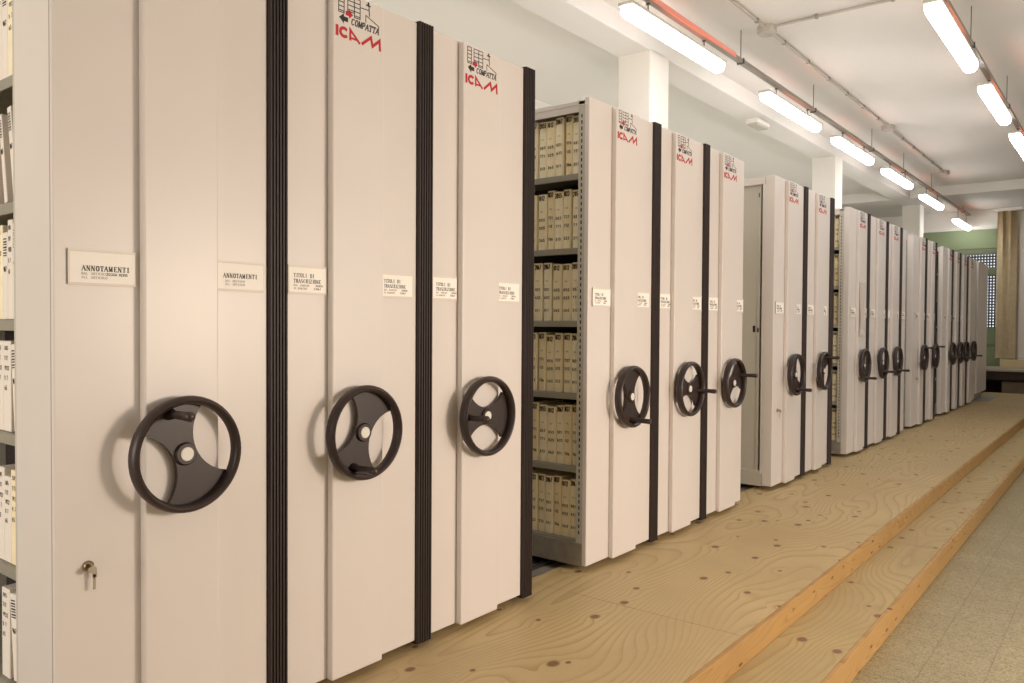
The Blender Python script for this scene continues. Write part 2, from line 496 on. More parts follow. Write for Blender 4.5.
# window in the back wall
wn = bpy.data.objects.new('window_1', None); C.objects.link(wn); wn.location = (0, YB, 0); wn['kind'] = 'structure'
bm = bmesh.new()
box(bm, WX0, WX1, 0.0, 0.12, WZ1 - 0.06, WZ1, 0.004)
box(bm, WX0, WX1, 0.0, 0.12, WZ0, WZ0 + 0.06, 0.004)
box(bm, WX0, WX0 + 0.06, 0.0, 0.12, WZ0 + 0.06, WZ1 - 0.06, 0.004)
box(bm, WX1 - 0.07, WX1, 0.0, 0.12, WZ0 + 0.06, WZ1 - 0.06, 0.004)
obj('window_frame', bm, M['frame'], wn)
bm = bmesh.new(); box(bm, WX0, WX1 - 0.07, -0.06, 0.05, WZ1 - 0.12, WZ1 - 0.03, 0.006); obj('shutter_box', bm, M['frame'], wn)
bm = bmesh.new(); box(bm, WX0 + 0.06, WX1 - 0.07, 0.0, 0.1, 2.33, 2.47, 0.004); obj('transom', bm, M['frame'], wn)
bm = bmesh.new(); box(bm, WX0 + 0.06, WX1 - 0.07, 0.02, 0.08, WZ0 + 0.06, 1.32, 0.004); obj('lower_panel', bm, M['green'], wn)
for (za, zb) in ((1.32, 2.33), (2.47, WZ1 - 0.06)):
    bm = bmesh.new()
    x = WX0 + 0.06
    while x < WX1 - 0.07:
        box(bm, x - 0.014, x + 0.014, 0.085, 0.095, za, zb); x += 0.05
    z = za
    while z < zb:
        box(bm, WX0 + 0.06, WX1 - 0.07, 0.08, 0.092, z - 0.015, z + 0.015); z += 0.056
    obj('grille', bm, M['grille'], wn)
for k in range(3):
    xa = WX0 + 0.06 + k * 0.73
    bm = bmesh.new(); box(bm, xa - 0.025, xa + 0.025, 0.02, 0.07, 1.32, 2.33); box(bm, xa - 0.025, xa + 0.025, 0.02, 0.07, 2.47, WZ1 - 0.06)
    obj('mullion', bm, M['frame'], wn)

# ------------------------------------------------------------------ plywood platform and step
PX = 0.847; SX = 1.121
pf = thing('plywood_platform', 'raised plywood platform with knots along the front of the shelving row', 'platform', (0, 0, 0))
seams = [-3.0, -0.65, 1.05, 2.75, 4.45, 6.15, 7.85, 9.55, 11.25, 12.95, 14.65, 15.95]
for a, b in zip(seams, seams[1:]):
    bm = bmesh.new()
    box(bm, -0.15, PX - 0.019, a + 0.0012, b - 0.0012, ZP - 0.018, ZP, 0.001, 1)
    obj('deck_sheet', bm, M['ply'], pf)
bm = bmesh.new(); box(bm, PX - 0.018, PX, -3.0, 15.94, 0.0, ZP - 0.0005, 0.0015, 1); obj('riser_board', bm, M['edge'], pf)
bm = bmesh.new(); box(bm, -0.14, PX - 0.04, -2.99, 15.92, 0.0, ZP - 0.02); obj('bearer', bm, M['seam'], pf)
st = thing('plywood_step', 'low plywood step running along the front of the raised platform', 'step', (0, 0, 0))
ss = [-3.0, 0.2, 2.1, 3.95, 4.84, 6.6, 8.4, 10.2, 12.0, 13.8, 15.95]
for a, b in zip(ss, ss[1:]):
    bm = bmesh.new(); box(bm, PX + 0.001, SX - 0.019, a + 0.001, b - 0.001, ZS - 0.018, ZS, 0.001, 1)
    obj('tread', bm, M['ply2'], st)
bm = bmesh.new(); box(bm, SX - 0.018, SX, -3.0, 15.94, 0.0, ZS - 0.0005, 0.0015, 1); obj('riser_board', bm, M['edge'], st)
bm = bmesh.new(); box(bm, PX + 0.002, SX - 0.04, -2.99, 15.92, 0.0, ZS - 0.02); obj('bearer', bm, M['seam'], st)
# subfloor with tracks under the carriages
tf = thing('track_floor', 'grey subfloor with steel tracks under the rolling shelving', 'track', (0, 0, 0))
bm = bmesh.new(); box(bm, -1.22, -0.155, -0.9, 15.9, 0.0, ZP - 0.012); obj('base_sheet', bm, M['pit'], tf)
for x in (-0.24, -0.30, -0.95):
    bm = bmesh.new(); box(bm, x - 0.008, x + 0.008, -0.9, 15.9, ZP - 0.012, ZP + 0.004); obj('rail', bm, M['rail'], tf)

# ------------------------------------------------------------------ shelving units
WAIST, SPAN = 0.031, 42
def web_outline(R):
    def circ3(p, q, r):
        ax, ay = p; bx, by = q; cx, cy = r
        d = 2 * (ax * (by - cy) + bx * (cy - ay) + cx * (ay - by))
        ux = ((ax * ax + ay * ay) * (by - cy) + (bx * bx + by * by) * (cy - ay) + (cx * cx + cy * cy) * (ay - by)) / d
        uy = ((ax * ax + ay * ay) * (cx - bx) + (bx * bx + by * by) * (ax - cx) + (cx * cx + cy * cy) * (bx - ax)) / d
        return ux, uy
    s = math.radians(SPAN)
    P = (R * math.cos(s), R * math.sin(s)); Q = (0, WAIST); T = (-P[0], P[1])
    ux, uy = circ3(P, Q, T); rr = math.hypot(P[0] - ux, P[1] - uy)
    a0 = math.atan2(P[1] - uy, P[0] - ux); a1 = math.atan2(T[1] - uy, T[0] - ux)
    if a0 > 0: a0 -= 2 * PI
    if a1 > 0: a1 -= 2 * PI
    top = [(ux + rr * math.cos(a0 + (a1 - a0) * i / 16), uy + rr * math.sin(a0 + (a1 - a0) * i / 16)) for i in range(17)]
    rim_r = [(R * math.cos(-s + 2 * s * i / 12), R * math.sin(-s + 2 * s * i / 12)) for i in range(1, 12)]
    right_half = rim_r
    bottom = [(-p[0], -p[1]) for p in top]       # T' -> P' along the lower opening
    left = [(-p[0], -p[1]) for p in rim_r]
    return right_half + top + left + bottom

def handwheel(parent, y, z, ang, short=False):
    """three-piece wheel facing +X: rim, hourglass web, hub; crank handle and white cap as sub-parts"""
    R, r, cx = 0.1362, 0.0116, 0.060
    bm = bmesh.new()
    n, m_ = 56, 12
    vs = []
    for i in range(n):
        a = 2 * PI * i / n
        row = []
        for j in range(m_):
            b = 2 * PI * j / m_
            rr = R + r * math.cos(b) * 0.95
            row.append(bm.verts.new((cx + 0.0190 * math.sin(b), rr * math.cos(a), rr * math.sin(a))))
        vs.append(row)
    for i in range(n):
        for j in range(m_):
            bm.faces.new((vs[i][j], vs[(i + 1) % n][j], vs[(i + 1) % n][(j + 1) % m_], vs[i][(j + 1) % m_]))
    a = math.radians(ang)
    pts = [(p[0] * math.cos(a) - p[1] * math.sin(a), p[0] * math.sin(a) + p[1] * math.cos(a)) for p in web_outline(0.127)]
    extrude_yz(bm, pts, 0.038, 0.050)
    lathe_x(bm, [(0.001, 0), (0.001, 0.021), (0.028, 0.021), (0.034, 0.03), (0.055, 0.029), (0.058, 0.026), (0.058, 0)], n=24)
    w = obj('handwheel', bm, M['wheel'], parent, loc=(0.025, y, z))
    smooth_angle(w, 45)
    w.location = (0.0, y, z)
    # hub passes through the raised panel
    bm = bmesh.new(); lathe_x(bm, [(0.057, 0), (0.057, 0.0175), (0.060, 0.0175), (0.0612, 0.015), (0.0612, 0)], n=20)
    cp = obj('hub_cap', bm, M['cap'], w); cp['label'] = 'white round hub cap'
    hy, hz = 0.112 * math.cos(a), 0.112 * math.sin(a)
    L = 0.155
    bm = bmesh.new()
    lathe_x(bm, [(0.048, 0), (0.048, 0.016), (0.062, 0.0135), (0.068, 0.0095), (L - 0.03, 0.0115), (L - 0.006, 0.0125), (L, 0.008), (L + 0.001, 0)], hy, hz, 16)
    h = obj('crank_handle', bm, M['wheel'], w); smooth_angle(h, 50)
    return w

def nameplate(parent, y0, z0, w, h, kind, x=0.0):
    bm = bmesh.new(); box(bm, x, x + 0.003, y0, y0 + w, z0, z0 + h)
    box(bm, x, x + 0.0055, y0, y0 + w, z0 - 0.003, z0 + 0.003); box(bm, x, x + 0.0055, y0, y0 + w, z0 + h - 0.003, z0 + h + 0.003)
    box(bm, x, x + 0.005, y0, y0 + 0.004, z0, z0 + h)
    p = obj('card_holder', bm, M['clear'], parent)
    bm = bmesh.new(); box(bm, x + 0.003, x + 0.0038, y0 + 0.004, y0 + w - 0.002, z0 + 0.003, z0 + h - 0.003)
    obj('card', bm, M['card'], p)
    xa, xb = x + 0.0038, x + 0.0044
    if w < 0.12:
        return p
    bm = bmesh.new()
    if kind == 'A':
        write(bm, 'ANNOTAMENTI', y0 + 0.031, z0 + 0.031, 0.0115, xa, xb, 0.66, 0.2)
        write(bm, '22350 1', y0 + 0.088, z0 + 0.0215, 0.0055, xa, xb, 0.7, 0.16)
        write(bm, '12355', y0 + 0.138 - 0.02, z0 + 0.0215, 0.0055, xa, xb, 0.6, 0.16)
    elif kind == 'B':
        write(bm, 'ANNOTAMENTI', y0 + 0.024, z0 + 0.033, 0.0115, xa, xb, 0.62, 0.18)
    else:
        write(bm, 'TITOLI  DI', y0 + 0.02, z0 + 0.046, 0.0108, xa, xb, 0.62, 0.15)
        write(bm, 'TRASCRIZIONE', y0 + 0.02, z0 + 0.0295, 0.0108, xa, xb, 0.62, 0.15)
        write(bm, '20850', y0 + 0.098, z0 + 0.0195, 0.0055, xa, xb, 0.8, 0.14)
        write(bm, '31067', y0 + 0.092, z0 + 0.0105, 0.0055, xa, xb, 0.8, 0.14)
    obj('card_title', bm, M['ink'], p)
    bm = bmesh.new()
    if kind == 'C':
        write(bm, 'DAL  NUMERO', y0 + 0.02, z0 + 0.0195, 0.0055, xa, xb, 0.75, 0.13)
        write(bm, 'AL NUMERO', y0 + 0.02, z0 + 0.0105, 0.0055, xa, xb, 0.75, 0.13)
    else:
        write(bm, 'DAL  ARTICOLO', y0 + 0.03, z0 + 0.0215, 0.0055, xa, xb, 0.7, 0.13)
        write(bm, 'ALL  ARTICOLO', y0 + 0.03, z0 + 0.0125, 0.0055, xa, xb, 0.7, 0.13)
    obj('card_small_print', bm, M['ink_pale'], p)

def emblem(parent, y, z, x):
    """printed maker's mark: outline of moving shelf blocks, two arrows, slanted word, red letters"""
    xa, xb = x, x + 0.0006
    L = lambda pts: [(y + p[0], z + p[1]) for p in pts]
    bm = bmesh.new()
    w = 0.0026
    t = 0.0
    # shelf blocks (one, then two together)
    for (a, b, z0, z1, n) in ((0.012, 0.033, -0.066, -0.009, 4), (0.047, 0.073, -0.055, -0.009, 3), (0.073, 0.096, -0.067, -0.009, 4)):
        ribbon(bm, L([(a, z1), (b, z1), (b, z0), (a, z0), (a, z1)]), w, xa, xb)
        for k in range(1, n + 1):
            zz = z1 + (z0 - z1) * k / (n + 0.4)
            ribbon(bm, L([(a, zz), (b, zz)]), w, xa, xb)
    # figure pushing the wheel arm and the ramp
    ribbon(bm, L([(0.098, -0.030), (0.133, -0.028)]), w, xa, xb)
    ribbon(bm, L([(0.131, -0.010), (0.134, -0.045)]), w * 1.3, xa, xb)
    ribbon(bm, L([(0.122, -0.014), (0.137, -0.014)]), w * 1.6, xa, xb)
    extrude_yz(bm, L(arc(0.130, -0.008, 0.004, 0.005, 0, 330, 8)), xa, xb)
    ribbon(bm, L([(0.119, -0.068), (0.119, -0.047), (0.173, -0.066), (0.171, -0.078)]), w, xa, xb)
    # black arrow to the left
    extrude_yz(bm, L([(0.014, -0.082), (0.032, -0.068), (0.032, -0.076), (0.048, -0.076), (0.048, -0.090), (0.032, -0.090), (0.032, -0.098)]), xa, xb)
    # slanted condensed word
    yy = 0.060
    for ch in 'COMPATTA':
        for k, pts in GL[ch]:
            if k == N and len(pts) == 2 and ch not in 'AMTP':
                continue
            ps = [(y + yy + p[0] * 0.0118 + p[1] * 0.004, z - 0.092 + p[1] * 0.0185) for p in pts]
            ribbon(bm, ps, 0.0036 if k == K else 0.0028, xa, xb, 0.2)
        yy += 0.0142
    e = obj('printed_emblem', bm, M['ink'], parent)
    bm = bmesh.new()
    extrude_yz(bm, L([(0.068, -0.063), (0.052, -0.050), (0.052, -0.057), (0.039, -0.057), (0.039, -0.070), (0.052, -0.070), (0.052, -0.077)]), xa, xb)
    obj('red_arrow', bm, M['red'], e)
    bm = bmesh.new()
    ribbon(bm, L([(0.006, -0.1075), (0.006, -0.140)]), 0.0105, xa, xb, 0.0)
    ribbon(bm, L(arc(0.033, -0.124, 0.0145, 0.0125, 48, 312, 18)), 0.0095, xa, xb, 0.2)
    ribbon(bm, L([(0.057, -0.140), (0.057, -0.109), (0.094, -0.141)]), 0.0078, xa, xb, 0.2)
    ribbon(bm, L([(0.0605, -0.1335), (0.084, -0.1335)]), 0.006, xa, xb + 0.00004, 0.0)
    ribbon(bm, L([(0.104, -0.139), (0.140, -0.110), (0.147, -0.135), (0.176, -0.110), (0.178, -0.141)]), 0.0090, xa, xb, 0.2)
    obj('red_lettering', bm, M['red'], e)

def rubber_strip(parent, ya, yb):
    bm = bmesh.new()
    w = yb - ya
    n = 6
    pts = [(-0.02, ya), (0.006, ya)]
    for k in range(n):
        a = ya + w * k / n; b = ya + w * (k + 1) / n
        pts += [(0.0085, a + w / n * 0.12), (0.013, a + w / n * 0.3), (0.013, a + w / n * 0.7), (0.0085, a + w / n * 0.88)]
    pts += [(0.006, yb), (-0.02, yb)]
    extrude_xy(bm, pts, ZU - 0.012, ZT + 0.004)
    obj('rubber_bumper', bm, M['rubber'], parent)

SH = [2.0, 1.665, 1.335, 1.005, 0.672, 0.338]
SH1 = [1.92, 1.61, 1.32, 1.035, 0.70, 0.40]
DEPTH = 1.05

def unit(label, y0, ra, rb, y1, ry, wy, ang, side='plain', ret=0.02, kind='C', lock=False, open_back=False, plates=(1, 1), zt=ZT, dead_wheel=False, raised=True):
    """one carriage; the root stands on the tracks at (0, y0, ZP), parts are laid out relative to it"""
    t = thing('mobile_shelving_unit', label, 'shelving unit', (0, y0, 0))
    e = y1 - y0
    # front sheet
    bm = bmesh.new()
    if ret > 0.021 and side in ('open', 'closed', 'open_first'):
        box(bm, -0.018, 0.0, 0, e, ZU, zt, 0.004)
        box(bm, -ret, -0.010, 0, 0.018, ZU, zt, 0.004)
    else:
        box(bm, -0.022, 0.0, 0, e, ZU, zt, 0.004)
    f = obj('front_panel', bm, M['paint'], t)
    if raised:
        bm = bmesh.new(); box(bm, 0.0, 0.026, ra - y0, rb - y0, ZU - 0.002, zt - 0.01, 0.005, 3)
        obj('raised_panel', bm, M['paint'], t)
        emblem(t, ra - y0 + 0.009, zt - 0.012, 0.026)
    # body
    bx = -max(ret, 0.022)
    yi = e + (0.0 if ry is None else ry - y1)
    yin = 0.012
    bm = bmesh.new(); box(bm, -DEPTH, bx if side != 'plain' else -0.022, 0.004, yi - 0.004, zt - 0.03, zt - 0.008, 0.003)
    obj('top_cover', bm, M['paint'], t)
    bm = bmesh.new(); box(bm, -DEPTH, bx if side != 'plain' else -0.022, 0.003, yi - 0.008, ZU - 0.005, ZU + 0.1, 0.002)
    obj('base_plinth', bm, M['paint_dull'] if side == 'closed' else M['zinc'], t)
    for xw in (-0.27, -0.95):
        for yw in (0.1, yi - 0.1):
            bm = bmesh.new(); box(bm, xw - 0.02, xw + 0.02, yw - 0.04, yw + 0.04, ZP - 0.008, ZU, 0.004)
            obj('wheel_truck', bm, M['rail'], t)
    bm = bmesh.new(); box(bm, -DEPTH, -0.024, yi - 0.016, yi - 0.004, ZU + 0.09, zt - 0.03); obj('back_sheet', bm, M['paint_dull'], t)
    bm = bmesh.new(); box(bm, -DEPTH - 0.018, -DEPTH, 0.004, yi - 0.004, ZU, zt - 0.01); obj('end_sheet', bm, M['paint_dull'], t)
    if side == 'plain':
        bm = bmesh.new(); box(bm, -DEPTH, -0.024, 0.004, 0.014, ZU + 0.09, zt - 0.03); obj('side_sheet', bm, M['paint_dull'], t)
    if side in ('open', 'open_first'):
        shs = SH if side == 'open' else SH1
        pw = 0.02 if side != 'open' else (0.036 if y0 < 9 else 0.012)
        bm = bmesh.new(); box(bm, bx - pw, bx + 0.001, 0.004, 0.03, ZU + 0.09, zt - 0.012, 0.002)
        up = obj('upright', bm, M['paint_dull'], t)
        bm = bmesh.new()
        z = ZU + 0.14
        while z < zt - 0.06:
            box(bm, bx - pw * 0.58, bx - pw * 0.42, 0.0030, 0.0045, z, z + 0.016); z += 0.028
        if side == 'open':
            obj('slot_holes', bm, M['dark'], up)
        else:
            bm.free()
            bm = bmesh.new(); box(bm, -0.0125, -0.0095, -0.0006, 0.003, ZU + 0.002, zt - 0.002); obj('panel_seam', bm, M['ink_pale'], t)
        bm = bmesh.new(); box(bm, bx - pw - 0.001, bx + 0.001, 0.03, yi - 0.02, ZU + 0.1, zt - 0.03); obj('inner_sheet', bm, M['shelf'], t)
        bm = bmesh.new(); box(bm, -0.9, bx - pw, 0.006, 0.012, zt - 0.06, zt - 0.006, 0.002); obj('top_rail', bm, M['paint'], t)
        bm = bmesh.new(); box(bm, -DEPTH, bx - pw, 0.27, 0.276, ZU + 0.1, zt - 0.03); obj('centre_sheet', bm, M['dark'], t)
        for z in shs:
            bm = bmesh.new()
            box(bm, -DEPTH, bx - pw - 0.001, 0.010, 0.268, z - 0.004, z)
            box(bm, -DEPTH, bx - pw - 0.001, 0.008, 0.014, z - 0.028, z - 0.002, 0.002)
            obj('shelf', bm, M['shelf'], t)
    if side == 'closed':
        # framed end with a recessed sliding leaf
        bm = bmesh.new()
        box(bm, -DEPTH, -ret - 0.001, 0.0, 0.02, zt - 0.055, zt - 0.008, 0.003)
        box(bm, -DEPTH, -0.03, 0.012, 0.03, ZU + 0.04, ZU + 0.085, 0.003)
        box(bm, -ret - 0.018, -ret + 0.002, 0.002, 0.03, ZU + 0.08, zt - 0.05, 0.003)
        obj('end_frame', bm, M['paint'], t)
        bm = bmesh.new(); box(bm, -DEPTH, -ret - 0.055, 0.022, 0.03, ZU + 0.085, zt - 0.055); lf = obj('sliding_leaf', bm, M['paint_dull'], t)
        bm = bmesh.new(); box(bm, -ret - 0.055, -ret - 0.033, 0.016, 0.034, ZU + 0.085, zt - 0.055, 0.002); jb = obj('leaf_edge', bm, M['paint_dull'], t)
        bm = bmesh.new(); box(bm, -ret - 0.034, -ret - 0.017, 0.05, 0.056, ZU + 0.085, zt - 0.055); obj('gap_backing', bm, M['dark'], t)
        bm = bmesh.new(); box(bm, -ret - 0.084, -ret - 0.066, 0.019, 0.0225, 1.275, 1.32, 0.002); obj('finger_pull', bm, M['dark'], lf)
        bm = bmesh.new(); box(bm, -ret - 0.05, -ret - 0.04, 0.0145, 0.0165, 1.275, 1.305); obj('lock_slot', bm, M['dark'], jb)
        bm = bmesh.new(); box(bm, -ret - 0.05, -ret - 0.044, 0.0145, 0.0165, 2.195, 2.225); obj('lock_slot', bm, M['dark'], jb)
    if ry is not None:
        rubber_strip(t, y1 - y0, ry - y0)
    if plates[0]:
        a = max(0.004, ra - y0 - 0.161)
        if plates[0] == 2: a = 0.031
        nameplate(t, a, 1.404, 0.158 if plates[0] == 2 else min(0.155, ra - y0 - 0.004 - a), 0.078, kind)
    if plates[1]:
        nameplate(t, rb - y0 + 0.003, 1.404, max(0.03, min(0.15, y1 - rb - 0.005)), 0.075, 'B' if kind == 'A' else kind)
    if wy is not None:
        w = handwheel(t, wy - y0, 0.985 if wy < 1.2 else 0.979, ang)
        bm = bmesh.new(); lathe_x(bm, [(-0.025, 0), (-0.025, 0.014), (0.03, 0.014), (0.03, 0)], n=12)
        obj('axle', bm, M['rail'], w)
    if lock:
        yl = lock - y0
        bm = bmesh.new(); lathe_x(bm, [(-0.004, 0), (-0.004, 0.0125), (0.005, 0.0125), (0.008, 0.010), (0.008, 0.006), (0.006, 0)], yl, 0.742, 18)
        lk = obj('lock_barrel', bm, M['brass'], t); smooth_angle(lk)
        bm = bmesh.new()
        box(bm, 0.006, 0.024, yl - 0.001, yl + 0.001, 0.736, 0.748)
        extrude_yz(bm, [(yl - 0.001 + p[0], 0.738 + p[1]) for p in arc(0, 0, 0.010, 0.008, 0, 330, 12)], 0.024, 0.026)
        box(bm, 0.016, 0.018, yl + 0.004, yl + 0.010, 0.688, 0.724)
        box(bm, 0.016, 0.018, yl + 0.003, yl + 0.013, 0.716, 0.732)
        obj('key', bm, M['key'], lk)
    return t

U = {}
U[1] = unit('cream rolling shelving unit nearest the camera, with a key in its lock and ANNOTAMENTI cards', 0.772, 0.97, 1.170, 1.336, 1.399, 1.062, 112, 'open_first', 0.212, 'A', 0.846, plates=(2, 1))
U[2] = unit('cream shelving unit second from the camera, crank handle at the lower left of its wheel', 1.399, 1.547, 1.752, 1.925, 1.995, 1.648, 249)
U[3] = unit('cream shelving unit third from the camera, just before the open aisle of parchment registers', 1.995, 2.132, 2.342, 2.518, 2.581, 2.240, 178)
U[4] = unit('cream shelving unit with an open side full of parchment registers, just past the first aisle', 3.0, 3.191, 3.408, 3.588, 3.659, 3.305, 272, 'open', 0.024, plates=(2, 1))
U[5] = unit('cream shelving unit between the register-filled one and the one ending without a black strip', 3.659, 3.793, 4.015, 4.18, 4.245, 3.925, -8)
U[6] = unit('cream shelving unit without a black bumper strip, standing just before the closed framed end', 4.252, 4.396, 4.62, 4.77, None, 4.518, 22)
U[7] = unit('greyish shelving unit with a closed framed end panel and a small lock under its card', 5.30, 5.50, 5.69, 5.885, 5.955, 5.60, -72, 'closed', 0.066, 'C', 5.392, plates=(2, 1))
U[8] = unit('shelving unit right behind the one with the closed framed end, handle at top of wheel', 5.962, 6.146, 6.31, 6.52, 6.60, 6.24, 64)
U[9] = unit('shelving unit with perforated grey edge and a white sheet on its raised panel', 7.07, 7.274, 7.49, 7.63, 7.69, 7.38, -82, 'open', 0.05)
U[10] = unit('shelving unit right after the one with the white sheet', 7.71, 7.93, 8.15, 8.31, 8.37, 8.02, -48)
U[11] = unit('shelving unit third in the group that starts with the white sheet', 8.39, 8.50, 8.71, 8.885, 8.945, 8.60, -58)
U[12] = unit('distant shelving unit with a lock on its plain flank, first past the third column', 9.50, 9.80, 9.97, 10.12, 10.18, 9.855, 76, 'open', 0.058, 'C', 9.74)
U[13] = unit('distant shelving unit with a black strip facing the dark narrow gap', 10.20, 10.39, 10.55, 10.69, 10.74, 10.48, 85)
U[14] = unit('distant shelving unit starting the last group, just past the dark narrow gap', 11.18, 11.45, 11.62, 11.785, 11.84, 11.60, -160, 'open', 0.045)
U[15] = unit('distant shelving unit second in the last group before the window', 11.87, 12.015, 12.18, 12.355, 12.41, 12.16, -30)
U[16] = unit('distant shelving unit third in the last group before the window', 12.43, 12.55, 12.77, 12.95, 13.01, 12.64, 230)
U[17] = unit('last distant shelving unit with a handwheel, wide plain flank, near the curtain', 13.05, 13.13, 13.36, 13.80, None, 13.28, -40)
# narrow closing section after unit 11: a plain flank with one card
t = thing('mobile_shelving_unit', 'narrow plain section without wheel between two groups of distant shelving', 'shelving unit', (0, 8.965, 0))
bm = bmesh.new(); box(bm, -0.022, 0, 0, 0.2, ZU, ZT, 0.004); obj('front_panel', bm, M['paint'], t)
bm = bmesh.new(); box(bm, -DEPTH, -0.022, 0.004, 0.19, ZU, ZT - 0.01); obj('body', bm, M['paint_dull'], t)
bm = bmesh.new(); box(bm, -0.97, -0.93, 0.05, 0.15, ZP - 0.008, ZU); obj('wheel_truck', bm, M['rail'], t)
bm = bmesh.new(); box(bm, -0.29, -0.25, 0.05, 0.15, ZP - 0.008, ZU); obj('wheel_truck', bm, M['rail'], t)
nameplate(t, 0.02, 1.404, 0.15, 0.075, 'C')
# fixed end cabinet standing back at the far end
t = thing('fixed_shelving_unit', 'plain fixed cabinet without wheel at the far end of the shelving row', 'shelving unit', (0, 14.02, 0))
bm = bmesh.new(); box(bm, -0.025, -0.001, 0, 0.95, ZU + 0.075, ZT - 0.002, 0.004); obj('front_panel', bm, M['paint'], t)
bm = bmesh.new(); box(bm, -DEPTH, -0.025, 0.004, 0.945, ZU + 0.06, ZT - 0.012); obj('body', bm, M['paint_dull'], t)
bm = bmesh.new(); box(bm, -DEPTH, -0.06, 0.03, 0.92, ZP, ZU + 0.062); obj('plinth', bm, M['zinc'], t)
bm = bmesh.new(); box(bm, -0.05, 0.16, 13.75, 15.2, ZP, ZP + 0.004); 
tag(obj('floor_plate', bm, M['zinc']), 'grey metal plate on the platform at the far cabinet foot', 'plate')

# white sheet on unit nine
bm = bmesh.new()
n = 8
rows = []
for i in range(n + 1):
    z = 1.24 + 0.47 * i / n
    rows.append([(0.030 + 0.016 * abs(math.sin(i * 0.5 + j * 0.9)) * (1 - i / n), 7.29 + 0.17 * j / 3, z) for j in range(4)])
V = [[bm.verts.new(p) for p in r] for r in rows]
for i in range(n):
    for j in range(3):
        bm.faces.new((V[i][j], V[i][j + 1], V[i + 1][j + 1], V[i + 1][j]))
r_ = bmesh.ops.solidify(bm, geom=list(bm.faces), thickness=0.001)
tag(obj('paper_sheet', bm, M['white'], smooth=True), 'white paper sheet hung on the raised front of a distant shelving unit', 'paper')

# ------------------------------------------------------------------ registers on the open shelves
def book_mesh(w, h, d, m, seed, title):
    rnd = random.Random(seed)
    root = None
    bm = bmesh.new()
    pts = [(-w / 2, d), (-w / 2, 0.006), (-w * 0.36, 0.0015), (0, 0), (w * 0.36, 0.0015), (w / 2, 0.006), (w / 2, d)]
    extrude_xy(bm, pts, 0, h)
    o = obj('register', bm, m)
    yf = -0.0008
    bm = bmesh.new(); write(bm, title, -w * 0.40, h * 0.895, h * 0.075, yf, yf, w * 0.8 / (h * 0.075) / (1.25 * len(title)), 0.2, to='xz')
    obj('title_lettering', bm, M['book_ink'], o)
    for k, fz in enumerate((0.52, 0.38, 0.16)):
        t_ = ''.join(rnd.choice('1023567') for _ in range(3))
        bm = bmesh.new(); write(bm, t_, -w * 0.34, h * fz, h * 0.042, yf, yf, w * 0.68 / (h * 0.042) / 3.6, 0.24, to='xz')
        obj('number_lettering', bm, M['book_ink'], o)
    bm = bmesh.new(); write(bm, 'VOL', -w * 0.2, h * 0.68, h * 0.022, yf, yf, 0.75, 0.16, to='xz')
    obj('number_lettering', bm, M['book_ink'], o)
    return o

ORD = ['first', 'second', 'third', 'fourth', 'fifth', 'sixth', 'seventh', 'eighth', 'ninth', 'tenth']
SHN = ['top', 'second', 'third', 'fourth', 'fifth', 'bottom']
protos = []
for k in range(5):
    w = (0.043, 0.047, 0.040, 0.050, 0.044)[k]
    protos.append((w, book_mesh(w, (0.272, 0.266, 0.275, 0.262, 0.270)[k], 0.21, (M['parch'], M['parch2'], M['parch3'], M['parch'], M['parch2'])[k], k, ('1023', '2055', '1037', '1012', '2067')[k])))
used = set()
rnd = random.Random(3)
def fill(yf, xr, xl, shelves, where, group, skip=()):
    for si, z in enumerate(shelves):
        x = xr; n = 0
        while True:
            k = rnd.randrange(5)
            w, p = protos[k]
            if x - w < xl: break
            lab = 'parchment register %s from the right on the %s shelf of %s' % (ORD[n], SHN[si], where)
            loc = (x - w / 2, yf + rnd.uniform(0, 0.008), z + 0.0005)
            if k not in used:
                used.add(k); o = p; o.location = loc; tag(o, lab, 'book', group)
            else:
                o = dup(p, loc, lab, group); o['category'] = 'book'
            x -= w + rnd.choice((0.0012, 0.0012, 0.003, 0.008)); n += 1
            if n >= 10: break
fill(3.028, -0.064, -0.43, SH, 'the first open aisle', 'registers in the first aisle')
fill(7.10, -0.092, -0.24, SH, 'the second aisle', 'registers in the second aisle')
for si, z in enumerate(SH[:4]):
    w, p = protos[si]
    for n in range(2):
        o = dup(p, (-0.13 - 0.05 * n, 11.21, z + 0.0005), 'pale register, %s from the right on the %s shelf beyond the dark gap' % (ORD[n], SHN[si]), 'registers in the far gap'); o['category'] = 'book'

# folders in the nearest unit (left picture edge)
def folder(x, y, z, w, h, d, lean, label, m, code=True):
    bm = bmesh.new()
    box(bm, 0, w, 0, d, 0, h, 0.0015, 1)
    o = obj('folder', bm, m)
    bm = bmesh.new()
    if code:
        for k in range(7):
            zz = h * 0.93 - k * 0.007
            a = [bm.verts.new(q) for q in ((w * 0.15, -0.0006, zz), (w * 0.85, -0.0006, zz), (w * 0.85, -0.0006, zz - 0.003 - 0.001 * (k % 2)), (w * 0.15, -0.0006, zz - 0.003 - 0.001 * (k % 2)))]
            bm.faces.new(a)
        write(bm, '967', w * 0.2, h * 0.55, 0.012, -0.0006, -0.0006, w * 0.6 / 0.012 / 3.6, 0.2, to='xz')
    else:
        for k in range(5):
            write(bm, ('ARS', 'TIT', '1932', 'N 7', '65')[k], w * 0.15, h * (0.9 - 0.11 * k), 0.010, -0.0006, -0.0006, w * 0.6 / 0.010 / 4.2, 0.18, to='xz')
    obj('spine_label', bm, M['ink'], o)
    o.location = (x, y, z)
    o.rotation_euler = (0, math.radians(lean), 0)
    tag(o, label, 'folder', 'folders in the nearest unit')
yf = 0.792
